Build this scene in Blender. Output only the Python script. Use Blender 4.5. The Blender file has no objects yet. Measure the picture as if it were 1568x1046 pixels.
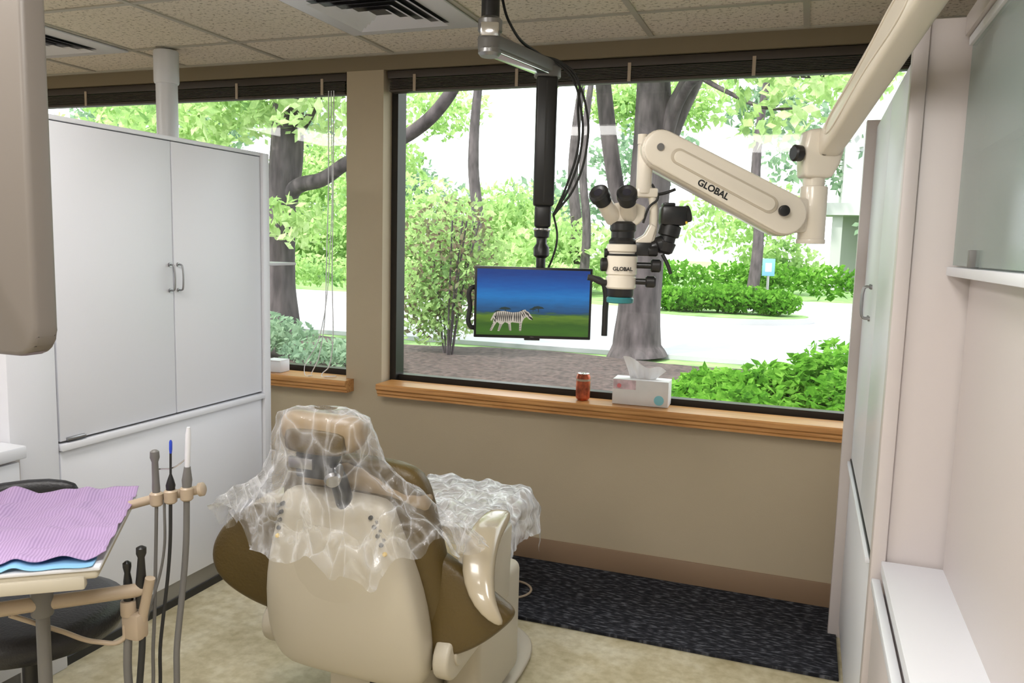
import bpy, bmesh, math, random
import numpy as np
from mathutils import Vector, Matrix, noise
random.seed(7); np.random.seed(7)
SC=bpy.context.scene
SC.view_settings.view_transform='Standard'
COL=SC.collection
rad=math.radians

# ------------------------------------------------------------------ materials
MATS={}
def mat(name,col,rough=.5,metal=0,spec=.5,bump=0,bscale=50,var=0,vscale=5,emis=None,es=0,coat=0,stretch=None):
    if name in MATS: return MATS[name]
    m=bpy.data.materials.new(name); m.use_nodes=True
    nt=m.node_tree; b=nt.nodes['Principled BSDF']
    c=(*col,1)
    b.inputs['Base Color'].default_value=c
    b.inputs['Roughness'].default_value=rough
    b.inputs['Metallic'].default_value=metal
    b.inputs['Specular IOR Level'].default_value=spec
    if coat: b.inputs['Coat Weight'].default_value=coat
    if emis: 
        b.inputs['Emission Color'].default_value=(*emis,1); b.inputs['Emission Strength'].default_value=es
    tc=nt.nodes.new('ShaderNodeTexCoord'); vec=tc.outputs['Object']
    if stretch:
        mp=nt.nodes.new('ShaderNodeMapping'); mp.inputs['Scale'].default_value=stretch; nt.links.new(vec,mp.inputs['Vector']); vec=mp.outputs['Vector']
    if var:
        n=nt.nodes.new('ShaderNodeTexNoise'); n.inputs['Scale'].default_value=vscale; n.inputs['Detail'].default_value=6
        nt.links.new(vec,n.inputs['Vector'])
        r=nt.nodes.new('ShaderNodeValToRGB')
        r.color_ramp.elements[0].position=.3; r.color_ramp.elements[1].position=.7
        r.color_ramp.elements[0].color=(*[max(0,x*(1-var)) for x in col],1)
        r.color_ramp.elements[1].color=(*[min(1,x*(1+var)) for x in col],1)
        nt.links.new(n.outputs['Fac'],r.inputs['Fac']); nt.links.new(r.outputs['Color'],b.inputs['Base Color'])
    if bump:
        n=nt.nodes.new('ShaderNodeTexNoise'); n.inputs['Scale'].default_value=bscale; n.inputs['Detail'].default_value=4
        nt.links.new(vec,n.inputs['Vector'])
        bp=nt.nodes.new('ShaderNodeBump'); bp.inputs['Strength'].default_value=bump; bp.inputs['Distance'].default_value=.01
        nt.links.new(n.outputs['Fac'],bp.inputs['Height']); nt.links.new(bp.outputs['Normal'],b.inputs['Normal'])
    MATS[name]=m; return m

def ramp(nt,stops,interp='LINEAR'):
    r=nt.nodes.new('ShaderNodeValToRGB'); cr=r.color_ramp; cr.interpolation=interp
    while len(cr.elements)<len(stops): cr.elements.new(.5)
    for e,(p,c) in zip(cr.elements,stops): e.position=p; e.color=(*c,1)
    return r

WHITE=mat('white_laminate',(.72,.73,.78),.38,bump=.04,bscale=400)
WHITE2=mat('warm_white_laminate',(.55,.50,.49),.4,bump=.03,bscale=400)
WALL=mat('tan_wall_paint',(.45,.375,.265),.75,bump=.08,bscale=250,var=.03,vscale=2)
WALLW=mat('white_wall_paint',(.66,.63,.60),.8)
GREYB=mat('grey_beige_enamel',(.17,.148,.13),.4)
HEADER=mat('olive_tan_header_paint',(.22,.175,.11),.7)
TRIMD=mat('brown_vinyl_baseboard',(.26,.170,.105),.5)
IVORY=mat('ivory_plastic',(.52,.475,.385),.38,coat=.05)
SCOPE=mat('cream_enamel',(.74,.68,.585),.3,coat=.3)
BLACK=mat('black_plastic',(.012,.012,.013),.35)
BLACKR=mat('black_rubber',(.02,.02,.02),.6)
DARKV=mat('black_vinyl',(.018,.018,.022),.4,bump=.2,bscale=150)
OLIVE=mat('olive_brown_vinyl',(.095,.062,.016),.42,bump=.15,bscale=120)
TANV=mat('tan_vinyl',(.30,.215,.115),.35)
CHROME=mat('chrome',(.75,.75,.76),.18,metal=1)
STEEL=mat('brushed_grey_metal',(.35,.35,.36),.35,metal=.9)
GREYP=mat('grey_plastic',(.15,.145,.14),.45)
TBAR=mat('grid_metal_white',(.46,.44,.38),.5)
BRONZE=mat('dark_bronze_frame',(.02,.017,.015),.4,metal=.3)
BLIND=mat('dark_brown_blind',(.05,.038,.03),.45)
TEAL=mat('teal_ring',(.03,.20,.22),.3)
PIPE=mat('beige_tube_plastic',(.44,.35,.26),.35)
YEL=mat('yellow_cap',(.75,.5,.03),.4)
BLUE=mat('blue_plastic',(.02,.06,.5),.35)

def wood():
    m=bpy.data.materials.new('oak_wood_trim'); m.use_nodes=True; nt=m.node_tree; b=nt.nodes['Principled BSDF']
    tc=nt.nodes.new('ShaderNodeTexCoord'); mp=nt.nodes.new('ShaderNodeMapping'); mp.inputs['Scale'].default_value=(1.5,30,30)
    n=nt.nodes.new('ShaderNodeTexNoise'); n.inputs['Scale'].default_value=3; n.inputs['Detail'].default_value=8
    r=ramp(nt,[(.3,(.36,.155,.04)),(.5,(.52,.25,.08)),(.72,(.62,.33,.12))])
    nt.links.new(tc.outputs['Object'],mp.inputs['Vector']); nt.links.new(mp.outputs['Vector'],n.inputs['Vector'])
    nt.links.new(n.outputs['Fac'],r.inputs['Fac']); nt.links.new(r.outputs['Color'],b.inputs['Base Color'])
    b.inputs['Roughness'].default_value=.35; return m
WOOD=wood()

def speckle(name,base,dark,scale,thr,rough,bump=.3):
    m=bpy.data.materials.new(name); m.use_nodes=True; nt=m.node_tree; b=nt.nodes['Principled BSDF']
    tc=nt.nodes.new('ShaderNodeTexCoord'); n=nt.nodes.new('ShaderNodeTexNoise'); n.inputs['Scale'].default_value=scale; n.inputs['Detail'].default_value=5
    n.inputs['Roughness'].default_value=.7
    nt.links.new(tc.outputs['Object'],n.inputs['Vector'])
    r=ramp(nt,[(thr-.04,dark),(thr+.04,base)])
    nt.links.new(n.outputs['Fac'],r.inputs['Fac']); nt.links.new(r.outputs['Color'],b.inputs['Base Color'])
    bp=nt.nodes.new('ShaderNodeBump'); bp.inputs['Strength'].default_value=bump; bp.inputs['Distance'].default_value=.004
    nt.links.new(r.outputs['Color'],bp.inputs['Height']); nt.links.new(bp.outputs['Normal'],b.inputs['Normal'])
    b.inputs['Roughness'].default_value=rough; return m
CEIL=speckle('ceiling_tile',(.76,.70,.60),(.34,.30,.23),60,.42,.9)

def floor_mat():
    m=bpy.data.materials.new('stained_concrete_floor'); m.use_nodes=True; nt=m.node_tree; b=nt.nodes['Principled BSDF']
    tc=nt.nodes.new('ShaderNodeTexCoord')
    n=nt.nodes.new('ShaderNodeTexNoise'); n.inputs['Scale'].default_value=4; n.inputs['Detail'].default_value=10; n.inputs['Roughness'].default_value=.65
    n2=nt.nodes.new('ShaderNodeTexNoise'); n2.inputs['Scale'].default_value=28; n2.inputs['Detail'].default_value=6
    r=ramp(nt,[(.3,(.40,.34,.20)),(.5,(.55,.49,.33)),(.7,(.70,.66,.52))])
    r2=ramp(nt,[(.35,(.80,.78,.72)),(.6,(1,1,1))])
    mx=nt.nodes.new('ShaderNodeMix'); mx.data_type='RGBA'; mx.blend_type='MULTIPLY'; mx.inputs['Factor'].default_value=1
    for x in (n,n2): nt.links.new(tc.outputs['Object'],x.inputs['Vector'])
    nt.links.new(n.outputs['Fac'],r.inputs['Fac']); nt.links.new(n2.outputs['Fac'],r2.inputs['Fac'])
    nt.links.new(r.outputs['Color'],mx.inputs[6]); nt.links.new(r2.outputs['Color'],mx.inputs[7])
    nt.links.new(mx.outputs[2],b.inputs['Base Color']); b.inputs['Roughness'].default_value=.28; return m
FLOOR=floor_mat()

def carpet_mat():
    m=bpy.data.materials.new('charcoal_carpet'); m.use_nodes=True; nt=m.node_tree; b=nt.nodes['Principled BSDF']
    tc=nt.nodes.new('ShaderNodeTexCoord'); mp=nt.nodes.new('ShaderNodeMapping'); mp.inputs['Scale'].default_value=(26,95,1)
    n=nt.nodes.new('ShaderNodeTexNoise'); n.inputs['Scale'].default_value=1.0; n.inputs['Detail'].default_value=3
    r=ramp(nt,[(.40,(.016,.016,.020)),(.53,(.030,.031,.037)),(.62,(.09,.093,.108)),(.7,(.13,.133,.15))])
    nt.links.new(tc.outputs['Object'],mp.inputs['Vector']); nt.links.new(mp.outputs['Vector'],n.inputs['Vector'])
    nt.links.new(n.outputs['Fac'],r.inputs['Fac']); nt.links.new(r.outputs['Color'],b.inputs['Base Color'])
    bp=nt.nodes.new('ShaderNodeBump'); bp.inputs['Strength'].default_value=.5; bp.inputs['Distance'].default_value=.006
    nt.links.new(n.outputs['Fac'],bp.inputs['Height']); nt.links.new(bp.outputs['Normal'],b.inputs['Normal'])
    b.inputs['Roughness'].default_value=1; b.inputs['Specular IOR Level'].default_value=.1; return m
CARPET=carpet_mat()

def glass_mat(name,tint,frost=0):
    m=bpy.data.materials.new(name); m.use_nodes=True; nt=m.node_tree; nt.nodes.clear()
    o=nt.nodes.new('ShaderNodeOutputMaterial'); t=nt.nodes.new('ShaderNodeBsdfTransparent'); t.inputs['Color'].default_value=(*tint,1)
    g=nt.nodes.new('ShaderNodeBsdfGlossy'); g.inputs['Roughness'].default_value=.02 if not frost else .15
    mx=nt.nodes.new('ShaderNodeMixShader'); lw=nt.nodes.new('ShaderNodeLayerWeight'); lw.inputs['Blend'].default_value=.5
    pw=nt.nodes.new('ShaderNodeMath'); pw.operation='POWER'; pw.inputs[1].default_value=4.5
    ma=nt.nodes.new('ShaderNodeMath'); ma.operation='MULTIPLY_ADD'; ma.inputs[1].default_value=.8; ma.inputs[2].default_value=.03; ma.use_clamp=True
    nt.links.new(lw.outputs['Facing'],pw.inputs[0]); nt.links.new(pw.outputs[0],ma.inputs[0])
    nt.links.new(ma.outputs[0],mx.inputs[0]); nt.links.new(t.outputs[0],mx.inputs[1]); nt.links.new(g.outputs[0],mx.inputs[2])
    last=mx
    if frost:
        d=nt.nodes.new('ShaderNodeBsdfDiffuse'); d.inputs['Color'].default_value=(.42,.48,.46,1)
        m2=nt.nodes.new('ShaderNodeMixShader'); m2.inputs[0].default_value=frost
        nt.links.new(mx.outputs[0],m2.inputs[1]); nt.links.new(d.outputs[0],m2.inputs[2]); last=m2
    nt.links.new(last.outputs[0],o.inputs[0]); return m
GLASS=glass_mat('window_glass',(.98,.99,.98))
FROST=glass_mat('frosted_cabinet_glass',(.74,.82,.80),frost=.35)

def film_mat(name,k=1.0,base=0.0):
    m=bpy.data.materials.new(name); m.use_nodes=True; nt=m.node_tree; nt.nodes.clear()
    o=nt.nodes.new('ShaderNodeOutputMaterial'); t=nt.nodes.new('ShaderNodeBsdfTransparent'); t.inputs['Color'].default_value=(.98,.98,.99,1)
    p=nt.nodes.new('ShaderNodeBsdfPrincipled'); p.inputs['Base Color'].default_value=(.88,.90,.95,1); p.inputs['Roughness'].default_value=.12
    p.inputs['Specular IOR Level'].default_value=1
    tc=nt.nodes.new('ShaderNodeTexCoord')
    mp=nt.nodes.new('ShaderNodeMapping'); mp.inputs['Scale'].default_value=(1,1,.5)
    nd=nt.nodes.new('ShaderNodeTexNoise'); nd.inputs['Scale'].default_value=5; nd.inputs['Detail'].default_value=2
    va=nt.nodes.new('ShaderNodeMix'); va.data_type='RGBA'; va.blend_type='LINEAR_LIGHT'; va.inputs['Factor'].default_value=.10
    n=nt.nodes.new('ShaderNodeTexNoise'); n.inputs['Scale'].default_value=8; n.inputs['Detail'].default_value=4; n.inputs['Distortion'].default_value=1.0
    vo=nt.nodes.new('ShaderNodeTexVoronoi'); vo.feature='DISTANCE_TO_EDGE'; vo.inputs['Scale'].default_value=13
    nt.links.new(tc.outputs['Object'],mp.inputs['Vector']); nt.links.new(mp.outputs['Vector'],n.inputs['Vector'])
    nt.links.new(mp.outputs['Vector'],nd.inputs['Vector']); nt.links.new(mp.outputs['Vector'],va.inputs[6]); nt.links.new(nd.outputs['Color'],va.inputs[7]); nt.links.new(va.outputs[2],vo.inputs['Vector'])
    q=lambda v:(base+v*k,)*3
    r=ramp(nt,[(.38,q(.03)),(.48,q(.08)),(.515,q(.24)),(.55,q(.09)),(.64,q(.04)),(.70,q(.24)),(.78,q(.05))])
    r2=ramp(nt,[(0,(.22*k,)*3),(.035,(.07*k,)*3),(.12,(0,0,0))])
    sm=nt.nodes.new('ShaderNodeMath'); sm.operation='ADD'
    lw=nt.nodes.new('ShaderNodeLayerWeight'); lw.inputs['Blend'].default_value=.25
    ad=nt.nodes.new('ShaderNodeMath'); ad.operation='MULTIPLY_ADD'; ad.inputs[1].default_value=.5; ad.use_clamp=True
    nt.links.new(n.outputs['Fac'],r.inputs['Fac']); nt.links.new(vo.outputs['Distance'],r2.inputs['Fac'])
    nt.links.new(r.outputs['Color'],sm.inputs[0]); nt.links.new(r2.outputs['Color'],sm.inputs[1])
    nt.links.new(lw.outputs['Facing'],ad.inputs[0]); nt.links.new(sm.outputs[0],ad.inputs[2])
    bp=nt.nodes.new('ShaderNodeBump'); bp.inputs['Strength'].default_value=.7; bp.inputs['Distance'].default_value=.03
    bp2=nt.nodes.new('ShaderNodeBump'); bp2.inputs['Strength'].default_value=.7; bp2.inputs['Distance'].default_value=.04
    nt.links.new(n.outputs['Fac'],bp.inputs['Height']); nt.links.new(vo.outputs['Distance'],bp2.inputs['Height']); nt.links.new(bp.outputs['Normal'],bp2.inputs['Normal']); nt.links.new(bp2.outputs['Normal'],p.inputs['Normal'])
    mx=nt.nodes.new('ShaderNodeMixShader'); nt.links.new(ad.outputs[0],mx.inputs[0]); nt.links.new(t.outputs[0],mx.inputs[1]); nt.links.new(p.outputs[0],mx.inputs[2])
    nt.links.new(mx.outputs[0],o.inputs[0]); return m
FILM=film_mat('clear_plastic_film'); FILM2=film_mat('clear_plastic_film_layered',1.4,.18)

def leaf_mat(name,c1,c2,c3,scale=.8,tr=.55):
    m=bpy.data.materials.new(name); m.use_nodes=True; nt=m.node_tree; nt.nodes.clear()
    o=nt.nodes.new('ShaderNodeOutputMaterial'); d=nt.nodes.new('ShaderNodeBsdfDiffuse'); t=nt.nodes.new('ShaderNodeBsdfTranslucent')
    g=nt.nodes.new('ShaderNodeNewGeometry'); n=nt.nodes.new('ShaderNodeTexNoise'); n.inputs['Scale'].default_value=scale; n.inputs['Detail'].default_value=8; n.inputs['Roughness'].default_value=.8
    nt.links.new(g.outputs['Position'],n.inputs['Vector'])
    r=ramp(nt,[(.35,c1),(.5,c2),(.65,c3)])
    nt.links.new(n.outputs['Fac'],r.inputs['Fac'])
    nt.links.new(r.outputs['Color'],d.inputs['Color']); nt.links.new(r.outputs['Color'],t.inputs['Color'])
    mx=nt.nodes.new('ShaderNodeMixShader'); mx.inputs[0].default_value=tr
    nt.links.new(d.outputs[0],mx.inputs[1]); nt.links.new(t.outputs[0],mx.inputs[2]); nt.links.new(mx.outputs[0],o.inputs[0]); return m
LEAF=leaf_mat('spring_leaf',(.18,.33,.12),(.42,.60,.23),(.70,.82,.48))
LEAFD=leaf_mat('dark_leaf',(.13,.21,.15),(.24,.36,.24),(.38,.50,.34))
LEAFR=leaf_mat('reddish_leaf',(.15,.10,.08),(.23,.19,.13),(.24,.38,.15),scale=3)
LEAFG=leaf_mat('groundcover_leaf',(.03,.11,.015),(.11,.30,.03),(.30,.56,.10),scale=4)
BARK=mat('tree_bark',(.072,.060,.062),.95,bump=1,bscale=16,var=.5,vscale=9,stretch=(1,1,.25))
MULCH=mat('mulch',(.058,.040,.036),.95,bump=1,bscale=30,var=.6,vscale=14)
ASPH=mat('sunlit_asphalt',(.40,.41,.43),.9,var=.05,vscale=3)
LAWN=mat('lawn_grass',(.18,.31,.10),.95,bump=.6,bscale=40,var=.4,vscale=2)
BUILD=mat('white_stucco',(.42,.42,.43),.8)

# ------------------------------------------------------------------ geometry helpers
def empty(name,loc=(0,0,0),rotz=0):
    o=bpy.data.objects.new(name,None); o.empty_display_size=.1; o.location=loc; o.rotation_euler=(0,0,rotz); COL.objects.link(o); return o
def fin(name,me,m,par=None,smooth=35,loc=None,rot=None,sub=0):
    o=bpy.data.objects.new(name,me); COL.objects.link(o)
    if m: me.materials.append(m)
    if smooth:
        for p in me.polygons: p.use_smooth=True
        if smooth<180: me.set_sharp_from_angle(angle=rad(smooth))
    if par: o.parent=par
    if loc: o.location=loc
    if rot: o.rotation_euler=rot
    if sub:
        s=o.modifiers.new('sub','SUBSURF'); s.levels=sub; s.render_levels=sub
    return o
def box(name,lo,hi,m,par=None,bev=0,seg=2,rot=None,loc=None):
    me=bpy.data.meshes.new(name); bm=bmesh.new(); bmesh.ops.create_cube(bm,size=1)
    lo=Vector(lo);hi=Vector(hi);c=(lo+hi)/2;s=hi-lo
    for v in bm.verts: v.co=Vector((v.co.x*s.x+c.x,v.co.y*s.y+c.y,v.co.z*s.z+c.z))
    if bev: bmesh.ops.bevel(bm,geom=bm.edges[:],offset=bev,segments=seg,affect='EDGES',profile=.5)
    bm.to_mesh(me); bm.free(); return fin(name,me,m,par,rot=rot,loc=loc,smooth=35 if bev else 0)
def frame(d):
    d=Vector(d).normalized(); u=d.orthogonal().normalized(); return u,d.cross(u)
def lathe(name,p,d,prof,m,par=None,n=28,smooth=35):
    p=Vector(p); d=Vector(d).normalized(); u,w=frame(d)
    vs=[];fs=[]
    for (h,r) in prof:
        for i in range(n):
            a=2*math.pi*i/n; vs.append(p+d*h+(u*math.cos(a)+w*math.sin(a))*r)
    for k in range(len(prof)-1):
        for i in range(n):
            j=(i+1)%n; fs.append((k*n+i,k*n+j,(k+1)*n+j,(k+1)*n+i))
    fs.append(tuple(range(n))[::-1]); fs.append(tuple(range((len(prof)-1)*n,len(prof)*n)))
    me=bpy.data.meshes.new(name); me.from_pydata(vs,[],fs); me.update(); return fin(name,me,m,par,smooth)
def cyl(name,a,b,r,m,par=None,r2=None,n=28,bev=.0):
    a=Vector(a);b=Vector(b);L=(b-a).length; r2=r if r2 is None else r2
    e=min(bev,r*.5,r2*.5) if bev else 0
    prof=[(0,r),(L,r2)] if not e else [(0,r-e),(e*.3,r-e*.3),(e,r),(L-e,r2),(L-e*.3,r2-e*.3),(L,r2-e)]
    return lathe(name,a,b-a,prof,m,par,n)
def tube(name,pts,r,m,par=None,radii=None,res=6,cyc=False):
    cu=bpy.data.curves.new(name,'CURVE'); cu.dimensions='3D'; cu.bevel_depth=r; cu.bevel_resolution=res; cu.resolution_u=10; cu.use_fill_caps=True
    s=cu.splines.new('BEZIER'); s.bezier_points.add(len(pts)-1)
    for i,p in enumerate(pts):
        bp=s.bezier_points[i]; bp.co=p; bp.handle_left_type='AUTO'; bp.handle_right_type='AUTO'
        if radii: bp.radius=radii[i]
    s.use_cyclic_u=cyc
    o=bpy.data.objects.new(name,cu); COL.objects.link(o); cu.materials.append(m)
    if par: o.parent=par
    return o
def loft(name,rings,m,par=None,sub=0,smooth=180,cap=True,closed=True):
    n=len(rings[0]); vs=[v for r in rings for v in r]; fs=[]
    for k in range(len(rings)-1):
        for i in range(n if closed else n-1):
            j=(i+1)%n; fs.append((k*n+i,k*n+j,(k+1)*n+j,(k+1)*n+i))
    if cap and closed: fs.append(tuple(range(n))[::-1]); fs.append(tuple(range((len(rings)-1)*n,len(rings)*n)))
    me=bpy.data.meshes.new(name); me.from_pydata([tuple(v) for v in vs],[],fs); me.update()
    bm=bmesh.new(); bm.from_mesh(me); bmesh.ops.recalc_face_normals(bm,faces=bm.faces); bm.to_mesh(me); bm.free()
    return fin(name,me,m,par,smooth,sub=sub)
def se(c,u,v,a,b,p=2.6,n=28):
    c=Vector(c);u=Vector(u);v=Vector(v);R=[]
    for i in range(n):
        t=2*math.pi*i/n; ct=math.cos(t);st=math.sin(t)
        R.append(c+u*(a*math.copysign(abs(ct)**(2/p),ct))+v*(b*math.copysign(abs(st)**(2/p),st)))
    return R
def prism(name,pts,o,u,v,th,m,par=None,bev=0,seg=3,smooth=35):
    o=Vector(o);u=Vector(u);v=Vector(v);w=u.cross(v).normalized()
    bm=bmesh.new(); vs=[bm.verts.new(o+u*x+v*y-w*th/2) for x,y in pts]; f=bm.faces.new(vs)
    r=bmesh.ops.extrude_face_region(bm,geom=[f]); 
    for e in r['geom']:
        if isinstance(e,bmesh.types.BMVert): e.co+=w*th
    bmesh.ops.recalc_face_normals(bm,faces=bm.faces)
    if bev: bmesh.ops.bevel(bm,geom=bm.edges[:],offset=bev,segments=seg,affect='EDGES',profile=.5)
    me=bpy.data.meshes.new(name); bm.to_mesh(me); bm.free(); return fin(name,me,m,par,smooth)
def capsule2d(x0,y0,r0,x1,y1,r1,n=12):
    a=math.atan2(y1-y0,x1-x0); P=[]
    for i in range(n+1):
        t=a+math.pi/2+math.pi*i/n; P.append((x0+r0*math.cos(t),y0+r0*math.sin(t)))
    for i in range(n+1):
        t=a-math.pi/2+math.pi*i/n; P.append((x1+r1*math.cos(t),y1+r1*math.sin(t)))
    return P
def leaves(name,blobs,m,par=None,size=.2,flat=0):
    cs=[]
    for (cx,cy,cz,rx,ry,rz,n) in blobs:
        d=np.random.normal(size=(n,3)); d/=np.linalg.norm(d,axis=1)[:,None]
        rr=np.random.rand(n,1)**(.45)
        cs.append(d*rr*np.array([rx,ry,rz])+np.array([cx,cy,cz]))
    c=np.concatenate(cs); c[:,2]=np.abs(c[:,2]-.02)+.08; n=len(c)
    u=np.random.normal(size=(n,3)); 
    if flat: u[:,2]*=flat
    u/=np.linalg.norm(u,axis=1)[:,None]
    w=np.random.normal(size=(n,3)); 
    if flat: w[:,2]*=flat
    w-=u*(u*w).sum(1)[:,None]; w/=np.linalg.norm(w,axis=1)[:,None]
    s=size*(.6+.8*np.random.rand(n,1))
    V=np.stack([c-u*s*.6,c+w*s*.32,c+u*s*.6,c-w*s*.32],1).reshape(-1,3)
    V[:,2]=np.maximum(V[:,2],.03)
    me=bpy.data.meshes.new(name); me.vertices.add(4*n); me.vertices.foreach_set('co',V.ravel().astype(np.float32))
    me.loops.add(4*n); me.loops.foreach_set('vertex_index',np.arange(4*n,dtype=np.int32))
    me.polygons.add(n); me.polygons.foreach_set('loop_start',np.arange(0,4*n,4,dtype=np.int32)); 
    me.update(calc_edges=True); me.validate()
    return fin(name,me,m,par,0)
def text(name,body,size,m,par,loc,rot,ext=.0004,off=.012):
    cu=bpy.data.curves.new(name,'FONT'); cu.body=body; cu.size=size; cu.extrude=ext; cu.align_x='CENTER'; cu.align_y='CENTER'; cu.offset=size*off
    o=bpy.data.objects.new(name,cu); COL.objects.link(o); cu.materials.append(m); o.parent=par; o.location=loc; o.rotation_euler=rot; return o

# ------------------------------------------------------------------ camera
Xc=Vector((3384,-238,1229)).normalized(); Yc=Vector((456,135,-1229)); Yc=(Yc-Xc*Yc.dot(Xc)).normalized(); Zc=Xc.cross(Yc)
cd=bpy.data.cameras.new('camera'); cam=bpy.data.objects.new('camera',cd); COL.objects.link(cam)
M=Matrix((Xc,Yc,Zc)).to_4x4(); M.translation=Vector((0,0,1.5)); cam.matrix_world=M
cd.sensor_width=36; cd.sensor_fit='HORIZONTAL'; cd.lens=1229/1568*36; cd.clip_start=.05; cd.clip_end=300; SC.camera=cam

# ------------------------------------------------------------------ room shell
XL,XR,YB,YW=-5.6,1.4,-2.6,3.53; H=2.40; YO=3.71
box('floor',(XL,YB,-.1),(XR,YO+.02,0),FLOOR)
ceil=empty('ceiling'); box('ceiling_tiles',(XL,YB,H),(XR,YO,H+.1),CEIL,ceil)
k=0
xs=[-.07+.62*i for i in range(-9,3)]
for x in xs:
    if XL<x<XR: box('grid_bar_y_%d'%k,(x-.012,YB,H-.006),(x+.012,YW,H),TBAR,ceil); k+=1
for i in range(0,5):
    y=3.16-1.24*i
    for d in (0,-.62):
        if YB<y+d: box('grid_bar_x_%d'%k,(XL,y+d-.012,H-.005),(XR,y+d+.012,H-.0005),TBAR,ceil); k+=1
box('grid_wall_angle',(XL,YW-.022,H-.008),(XR,YW,H-.0008),TBAR,ceil)
box('wall_left',(XL-.1,YB,0),(XL,YO,H),WALLW)
box('wall_right',(XR,YB,0),(XR+.1,YO,H),WALLW)
box('wall_rear',(XL,YB-.1,0),(XR,YB,H),WALLW)
wb=empty('wall_window')
W1L,W1R=-1.985,.80; W2L,W2R=-5.1,-2.19; ZB,ZT=.77,2.325
box('below_windows',(XL,YW,0),(XR,YO,ZB),WALL,wb)
box('header',(XL,YW,ZT),(XR,YO,H),HEADER,wb)
box('pier_between_windows',(W2R,YW,ZB),(W1L,YO,ZT),WALL,wb)
box('pier_right',(W1R,YW,ZB),(XR,YO,ZT),WALL,wb)
box('pier_left',(XL,YW,ZB),(W2L,YO,ZT),WALL,wb)
box('baseboard_window_wall',(-2.3,YW-.012,0),(.9,YW-.0005,.115),TRIMD,bev=.004)
def sill(name,x0,x1):
    p=empty(name)
    y0=3.445
    prof=[(y0+.02,.738),(y0+.02,.748),(y0+.012,.755),(y0+.012,.767),(y0,.776),(y0,.795),(y0+.006,.801),(3.605,.801),(3.605,.772),(3.5295,.772),(3.5295,.738)]
    vs=[(x0,y,z) for y,z in prof]+[(x1,y,z) for y,z in prof]; n=len(prof)
    fs=[tuple(range(n)),tuple(range(n,2*n))[::-1]]+[(i,(i+1)%n,(i+1)%n+n,i+n) for i in range(n)]
    me=bpy.data.meshes.new(name+'_board'); me.from_pydata(vs,[],fs); me.update()
    bm=bmesh.new(); bm.from_mesh(me); bmesh.ops.recalc_face_normals(bm,faces=bm.faces); bm.to_mesh(me); bm.free()
    fin('moulded_board',me,WOOD,p,0)
    return p
sill('trim_1',-1.970,.78); sill('trim_2',-5.0,-2.145)
def window(name,x0,x1):
    p=empty(name); y0,y1=3.645,3.70; f=.035; z0=.79
    box('frame_bottom',(x0,y0,ZB+.001),(x1,y1,z0+.035),BRONZE,p); box('frame_top',(x0,y0,ZT-f),(x1,y1,ZT),BRONZE,p)
    box('frame_left',(x0+.001,y0-.03,z0),(x0+f,y1,ZT-f),BRONZE,p); box('frame_right',(x1-f,y0-.03,z0),(x1-.001,y1,ZT-f),BRONZE,p)
    me=bpy.data.meshes.new('glass_pane'); me.from_pydata([(x0+f,3.67,z0+.03),(x1-f,3.67,z0+.03),(x1-f,3.67,ZT-f),(x0+f,3.67,ZT-f)],[],[(0,1,2,3)]); me.update(); fin('glass_pane',me,GLASS,p,0)
    return p
window('window_1',W1L,W1R); window('window_2',W2L,W2R)
def blind(name,x0,x1):
    p=empty(name)
    box('head_rail',(x0,3.545,2.285),(x1,3.60,2.322),BLIND,p,bev=.003)
    for i in range(7): box('slat_%d'%i,(x0+.01,3.548,2.238+i*.0065),(x1-.01,3.598,2.2415+i*.0065),BLIND,p)
    box('bottom_rail',(x0+.01,3.546,2.222),(x1-.01,3.60,2.235),BLIND,p,bev=.003)
    n=int((x1-x0)/.52)
    for i in range(n+1):
        xx=x0+.14+i*.52
        if xx<x1-.02: box('tape_%d'%i,(xx,3.541,2.222),(xx+.014,3.546,2.30),PIPE,p)
    return p
blind('venetian_blind',W1L+.012,W1R-.012); blind('venetian_blind.001',W2L+.012,W2R-.012)
cordp=empty('blind_pull_cord')
tube('cord_a',[(-2.30,3.54,2.24),(-2.31,3.54,1.5),(-2.36,3.54,.9),(-2.40,3.53,.806)],.0026,WHITE,cordp)
tube('cord_b',[(-2.27,3.54,2.24),(-2.28,3.54,1.4),(-2.30,3.54,.85),(-2.33,3.52,.806),(-2.28,3.5,.806),(-2.25,3.53,.806)],.0026,WHITE,cordp)
tube('cord_c',[(-2.285,3.54,2.24),(-2.29,3.54,1.5),(-2.35,3.53,1.0),(-2.42,3.50,.808),(-2.36,3.48,.808)],.0022,WHITE,cordp)

box('carpet_runner',(-2.3,2.92,.0005),(.195,3.517,.012),CARPET)
tube('floor_cable',[(-1.5,3.2,.02),(-1.2,3.22,.02),(-1.06,3.2,.02),(-1.04,3.1,.02),(-1.12,3.05,.02),(-1.25,3.09,.02)],.005,PIPE)

# ------------------------------------------------------------------ ceiling diffusers / lights
def diffuser(name,cx,cy,s=.3):
    p=empty(name,(cx,cy,0))
    box('plate',(-s,-s,H-.016),(s,s,H-.007),WHITE,p,bev=.003)
    for i,r in enumerate((.20,.155,.11,.065)):
        for a in range(4):
            ca,sa=math.cos(a*math.pi/2),math.sin(a*math.pi/2)
            vs=[(-r,-r),(r,-r),(r-.03,-r+.03),(-r+.03,-r+.03)]
            V=[(x*ca-y*sa,x*sa+y*ca,H-.018-(.012 if j<2 else 0)) for j,(x,y) in enumerate(vs)]
            me=bpy.data.meshes.new('vane'); me.from_pydata(V,[],[(0,1,2,3)]); me.update(); fin('vane_%d_%d'%(i,a),me,WHITE,p,0)
    box('throat',(-.2,-.2,H-.0175),(.2,.2,H-.0165),BLACK,p)
    return p
diffuser('ceiling_air_diffuser',-1.62,2.85); diffuser('ceiling_air_diffuser.001',-3.48,2.85)
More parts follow.
